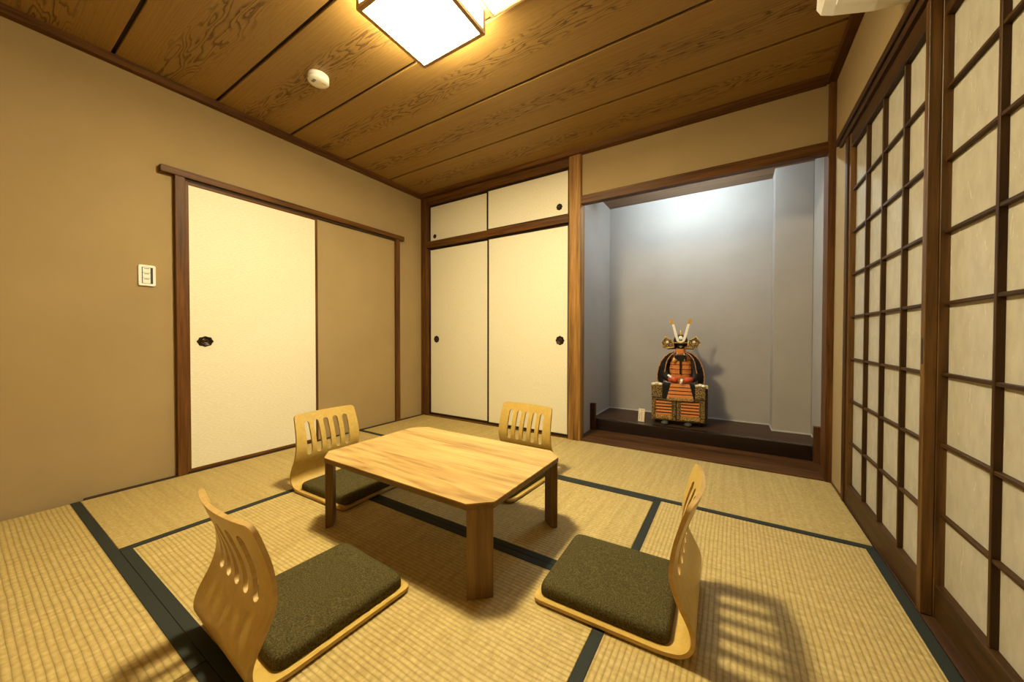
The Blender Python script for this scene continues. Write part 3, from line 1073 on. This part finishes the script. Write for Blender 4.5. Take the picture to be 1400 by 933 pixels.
# upper corner blocks with gold cloud caps
for x0, x1 in ((-0.206, -0.118), (0.128, 0.206)):
    q = box('corner_guard', x0, x1, -0.101, -0.030, 0.226, 0.334, M_PATT, ar, 0.003, seg=2)
    bm = bmesh.new()
    for k in range(3):
        cx_ = (k - 1) * (x1 - x0) * 0.30
        mt = Matrix.Translation((cx_, 0.0, 0.057 + (0.006 if k == 1 else 0))) @ Matrix.Diagonal((0.022, 0.030, 0.013, 1))
        bmesh.ops.create_uvsphere(bm, u_segments=12, v_segments=8, radius=1.0, matrix=mt)
    link('gold_cap', finish(bm, 'gold_cap', True), M_CREAMG, q)
    for zz in (-0.050, 0.046):
        box('gold_edge', -(x1 - x0) / 2 + 0.002, (x1 - x0) / 2 - 0.002, -0.0385, -0.034, zz, zz + 0.005, M_BRONZE, q, 0.001)
box('side_tassel', 0.208, 0.228, -0.070, -0.040, 0.27, 0.345, M_CREAMG, ar, 0.004, seg=2)
# hanging skirt in the middle
lames('skirt', lambda t: (-0.052 - 0.030 * t, 0.088 + 0.030 * t, 0.352 - 0.118 * t), 4, M_LACE, ar, -0.118, 0.010, 0.008)
box('skirt_fringe', -0.084, 0.120, -0.122, -0.112, 0.210, 0.234, M_GILT, ar, 0.002)
box('skirt_backing', -0.118, 0.128, -0.110, -0.04, 0.226, 0.350, M_CLOTH, ar, 0.006, seg=2)

FX = 0.020
# torso in laced rings
bm = bmesh.new()
segs = 28
rows = 6
prev = None
for k in range(rows):
    for e, (zz, gr) in enumerate(((0.350 + 0.040 * k, 0.90), (0.350 + 0.040 * k + 0.004, 1.04), (0.350 + 0.040 * k + 0.034, 0.98), (0.350 + 0.040 * k + 0.036, 0.90))):
        base = 0.066 + 0.016 * math.sin(PI * min(1, (zz - 0.35) / 0.26))
        ring = [bm.verts.new((FX + base * 1.15 * gr * math.cos(2 * PI * i / segs), -0.005 + base * 0.85 * gr * math.sin(2 * PI * i / segs), zz)) for i in range(segs)]
        if prev:
            for i in range(segs):
                bm.faces.new((prev[i], prev[(i + 1) % segs], ring[(i + 1) % segs], ring[i]))
        else:
            bm.faces.new(ring)
        prev = ring
bm.faces.new(prev)
torso = link('torso', finish(bm, 'torso', False), M_LACE, ar)
box('chest_plate', FX - 0.046, FX + 0.046, -0.083, -0.062, 0.545, 0.592, M_CLOTH, ar, 0.006, seg=2)
box('center_seam', FX - 0.007, FX + 0.007, -0.090, -0.080, 0.43, 0.555, M_CLOTH, ar, 0.002)
for s in (-1, 1):
    tube('shoulder_strap', [(FX + s * 0.030, -0.080, 0.545), (FX + s * 0.034, -0.076, 0.585), (FX + s * 0.024, -0.05, 0.612)], [0.005, 0.005, 0.005], M_CREAMG, ar, 6)
lathe('chest_medallion', [(0.002, 0.0), (0.015, 0.0), (0.013, 0.006), (0.004, 0.009)], M_GOLD, ar, (FX - 0.048, -0.082, 0.548), (PI / 2, 0, 0), 20, 1, 1.3)
# shoulder guards: curved plates with braided edges
for s in (-1, 1):
    pr = catmull([(0.040, 0.612), (0.085, 0.592), (0.128, 0.545), (0.156, 0.478), (0.170, 0.405), (0.166, 0.350)], 4)
    bm = bmesh.new()
    NV = 8
    inn, out_ = [], []
    for i, p in enumerate(pr):
        t = i / (len(pr) - 1)
        hw = 0.045 + 0.022 * math.sin(PI * min(1, t * 1.1))
        a, b_ = [], []
        for j in range(NV + 1):
            v = -1 + 2 * j / NV
            bul = 0.012 * (1 - v * v)
            step_ = 0.003 if i % 3 == 0 else 0.0
            wr_ = 0.042 * max(0.0, -v) ** 2 * min(1.0, t * 1.6)
            a.append(bm.verts.new((FX + s * (p.x + bul + step_ - wr_), -0.012 + v * hw, p.y + bul * 0.4)))
            b_.append(bm.verts.new((FX + s * (p.x + bul - 0.008 - wr_), -0.012 + v * hw, p.y + bul * 0.4 - 0.006)))
        out_.append(a)
        inn.append(b_)
    for i in range(len(pr) - 1):
        for j in range(NV):
            bm.faces.new((out_[i][j], out_[i][j + 1], out_[i + 1][j + 1], out_[i + 1][j]))
            bm.faces.new((inn[i][j], inn[i + 1][j], inn[i + 1][j + 1], inn[i][j + 1]))
        for j in (0, NV):
            bm.faces.new((out_[i][j], out_[i + 1][j], inn[i + 1][j], inn[i][j]))
    for i in (0, len(pr) - 1):
        for j in range(NV):
            bm.faces.new((out_[i][j], out_[i][j + 1], inn[i][j + 1], inn[i][j]))
    sg = link('shoulder_guard', finish(bm, 'shoulder_guard', False), M_CLOTH, ar)
    edge = [(FX + s * (p.x + 0.001 - 0.042 * min(1.0, i / (len(pr) - 1) * 1.6)), -0.012 - (0.045 + 0.022 * math.sin(PI * min(1, i / (len(pr) - 1) * 1.1))), p.y) for i, p in enumerate(pr)]
    tube('braided_edge', edge, [0.0048 if i % 2 else 0.0034 for i in range(len(edge))], pattern_material('orange_gold_braid', (0.45, 0.13, 0.04), (0.80, 0.55, 0.25), 150.0) if s < 0 else bpy.data.materials['orange_gold_braid'], sg, 6)
    rim = [(FX + s * (p.x + 0.013), -0.030, p.y + 0.006) for p in pr]
    tube('braided_rim', rim, [0.0060 if i % 2 else 0.0034 for i in range(len(rim))], bpy.data.materials['orange_gold_braid'], sg, 6)
    low = [(FX + s * 0.168, -0.012 + 0.055 * (k / 4 - 0.5) * 2, 0.350) for k in range(5)]
    tube('gilt_hem', low, [0.006] * 5, M_GILT, sg, 6)
    # sleeve, red forearm, cuff and hand
    tube('sleeve', [(FX + s * 0.085, -0.005, 0.56), (FX + s * 0.118, -0.025, 0.47), (FX + s * 0.112, -0.055, 0.400), (FX + s * 0.080, -0.085, 0.385)], [0.030, 0.036, 0.036, 0.026], M_CLOTH, ar, 14)
    tube('forearm_guard', [(FX + s * 0.085, -0.088, 0.388), (FX + s * 0.050, -0.108, 0.388), (FX + s * 0.022, -0.116, 0.378)], [0.024, 0.023, 0.014], M_RED, ar, 14)
tube('white_cuff', [(FX - 0.094, -0.098, 0.422), (FX - 0.068, -0.116, 0.402)], [0.010, 0.012], M_SILK, ar, 10)
tube('folded_fan', [(FX + 0.004, -0.128, 0.356), (FX + 0.012, -0.126, 0.396)], [0.012, 0.010], M_SILK, ar, 8)
# neck and face
lathe('throat_guard', [(0.03, 0.592), (0.048, 0.594), (0.045, 0.612), (0.042, 0.628), (0.038, 0.645), (0.02, 0.647)], M_LACE, ar, (FX, -0.028, 0.0), (0, 0, 0), 24, 0.95, 0.8)
lathe('face_mask', [(0.01, 0.636), (0.024, 0.640), (0.034, 0.655), (0.037, 0.675), (0.036, 0.700), (0.02, 0.705)], M_LACQ, ar, (FX, -0.034, 0), (0, 0, 0), 20, 0.9, 0.9)
prism('mask_mouth', [(-0.014, 0.668), (0.014, 0.668), (0.004, 0.652), (-0.004, 0.652)], -0.071, -0.062, M_GREY, ar, 0, 'y', (FX, 0, 0))
# helmet
lathe('helmet_bowl', [(0.058, 0.695), (0.060, 0.702), (0.057, 0.722), (0.048, 0.742), (0.032, 0.757), (0.012, 0.764), (0.004, 0.765)], M_LACQ, ar, (FX, -0.020, 0), (0, 0, 0), 64, 0.95, 1.0, 16, 0.02)
lathe('helmet_rim', [(0.058, 0.690), (0.0645, 0.691), (0.0645, 0.698), (0.058, 0.701)], M_GOLD, ar, (FX, -0.020, 0), (0, 0, 0), 32, 0.95, 1.0)
prism('visor', [(-0.052, 0.0), (-0.040, -0.034), (-0.020, -0.050), (0.020, -0.050), (0.040, -0.034), (0.052, 0.0)], 0.688, 0.694, M_BRONZE, ar, 0.001, 'z', (FX, -0.046, 0))
lathe('finial', [(0.010, 0.760), (0.013, 0.766), (0.009, 0.774), (0.011, 0.781), (0.005, 0.790), (0.001, 0.803)], M_GOLD, ar, (FX, -0.020, 0), (0, 0, 0), 16)
# neck guard of flaring rows
bm = bmesh.new()
for k in range(3):
    r0, r1 = 0.060 + 0.014 * k, 0.078 + 0.014 * k
    z0, z1 = 0.702 - 0.020 * k, 0.680 - 0.020 * k
    prev = None
    for i in range(25):
        a = math.radians(-22 + 224 * i / 24)
        c, s_ = math.cos(a), math.sin(a)
        vs = [bm.verts.new((FX + r0 * c, -0.020 + r0 * s_, z0)), bm.verts.new((FX + r1 * c, -0.020 + r1 * s_, z1)),
              bm.verts.new((FX + (r1 - 0.004) * c, -0.020 + (r1 - 0.004) * s_, z1 - 0.003)), bm.verts.new((FX + (r0 - 0.004) * c, -0.020 + (r0 - 0.004) * s_, z0 - 0.003))]
        if prev:
            for m_ in range(4):
                bm.faces.new((prev[m_], prev[(m_ + 1) % 4], vs[(m_ + 1) % 4], vs[m_]))
        else:
            bm.faces.new(vs)
        prev = vs
    bm.faces.new(prev)
link('neck_guard', finish(bm, 'neck_guard'), plain('dark_lames', (0.06, 0.025, 0.015), 0.4), ar)
# turned-back side flaps
for s in (-1, 1):
    P = [(0.048, 0.655), (0.118, 0.650), (0.152, 0.690), (0.118, 0.748), (0.060, 0.712)]
    fp = prism('side_flap', [(s * x, z) for x, z in P], -0.062, -0.054, M_PATT, ar, 0.001, 'y', (FX, 0, 0), seg=1)
    for a, b_ in zip(P, P[1:] + P[:1]):
        tube('gold_rim', [(s * a[0], -0.063, a[1]), (s * b_[0], -0.063, b_[1])], [0.0028, 0.0028], M_GOLD, fp, 6)
    lathe('crest_disc', [(0.002, 0.0), (0.012, 0.0), (0.010, 0.004), (0.003, 0.005)], M_CREAMG, fp, (s * 0.102, -0.062, 0.700), (PI / 2, 0, 0), 16)
    box('flap_lining', s * 0.085 - 0.035, s * 0.085 + 0.035, -0.052, -0.046, 0.648, 0.668, M_LACE, ar, 0.002)
# forehead crest and horns
prism('crest_base', [(-0.034, 0.722), (-0.030, 0.708), (-0.016, 0.697), (0.0, 0.694), (0.016, 0.697), (0.030, 0.708), (0.034, 0.722), (0.020, 0.716), (0.0, 0.712), (-0.020, 0.716)], -0.092, -0.086, M_CREAMG, ar, 0.001, 'y', (FX, 0, 0), seg=1)
lathe('crest_disc', [(0.003, 0.0), (0.017, 0.0), (0.015, 0.005), (0.004, 0.007)], M_SILK, ar, (FX, -0.086, 0.737), (PI / 2, 0, 0), 20)
for s in (-1, 1):
    P = [(0.012, 0.700), (0.032, 0.712), (0.047, 0.760), (0.058, 0.810), (0.068, 0.850), (0.050, 0.855), (0.038, 0.810), (0.027, 0.765), (0.013, 0.722)]
    hn = prism('helmet_horn', [(s * x, z) for x, z in P], -0.097, -0.092, plain('polished_silver_gilt', (0.93, 0.90, 0.82), 0.3, 0.15), ar, 0.0008, 'y', (FX, 0, 0), seg=1)
    P = [(0.068, 0.850), (0.088, 0.872), (0.084, 0.888), (0.064, 0.910), (0.067, 0.888), (0.052, 0.876), (0.050, 0.855)]
    prism('horn_tip', [(s * x, z) for x, z in P], -0.0972, -0.0918, M_GOLD, hn, 0.0008, 'y', (0, 0, 0), seg=1)

# name card
nc = thing('name_card', 'small cream card with handwritten columns leaning beside the armour', 'card', (2.209, 0.475, TZ))
cd = prism('card', [(-0.026, 0.0), (0.026, 0.0), (0.026, 0.112), (-0.026, 0.112)], -0.0012, 0.0012, plain('cream_card', (0.72, 0.60, 0.42), 0.7), nc, 0, 'y')
cd.rotation_euler = (math.radians(-12), 0, 0)
cd.location = (0, 0, 0.0004)
bm = bmesh.new()
rnd = random.Random(3)
for cx_, z0, z1, w in ((0.006, 0.020, 0.100, 0.0075), (-0.012, 0.020, 0.076, 0.0050)):
    z = z1
    while z > z0:
        for k in range(3):
            a = cx_ + rnd.uniform(-w, w * 0.2)
            b_ = z - rnd.uniform(0, w * 1.4)
            if rnd.random() < 0.55:
                bm_box(bm, a, a + rnd.uniform(w * 0.6, w * 1.3), -0.0017, -0.0012, b_, b_ + 0.0016)
            else:
                bm_box(bm, a, a + 0.0016, -0.0017, -0.0012, b_ - w * 0.6, b_ + w * 0.6)
        z -= w * 2.1
link('ink_strokes', finish(bm, 'ink_strokes'), M_BLACK, cd)
st = prism('easel_back', [(0.0, 0.0), (0.030, 0.0), (0.018, 0.085)], -0.0015, 0.0015, plain('cream_card', (0.7, 0.6, 0.4)), nc, 0, 'x', (0, 0.001, 0))
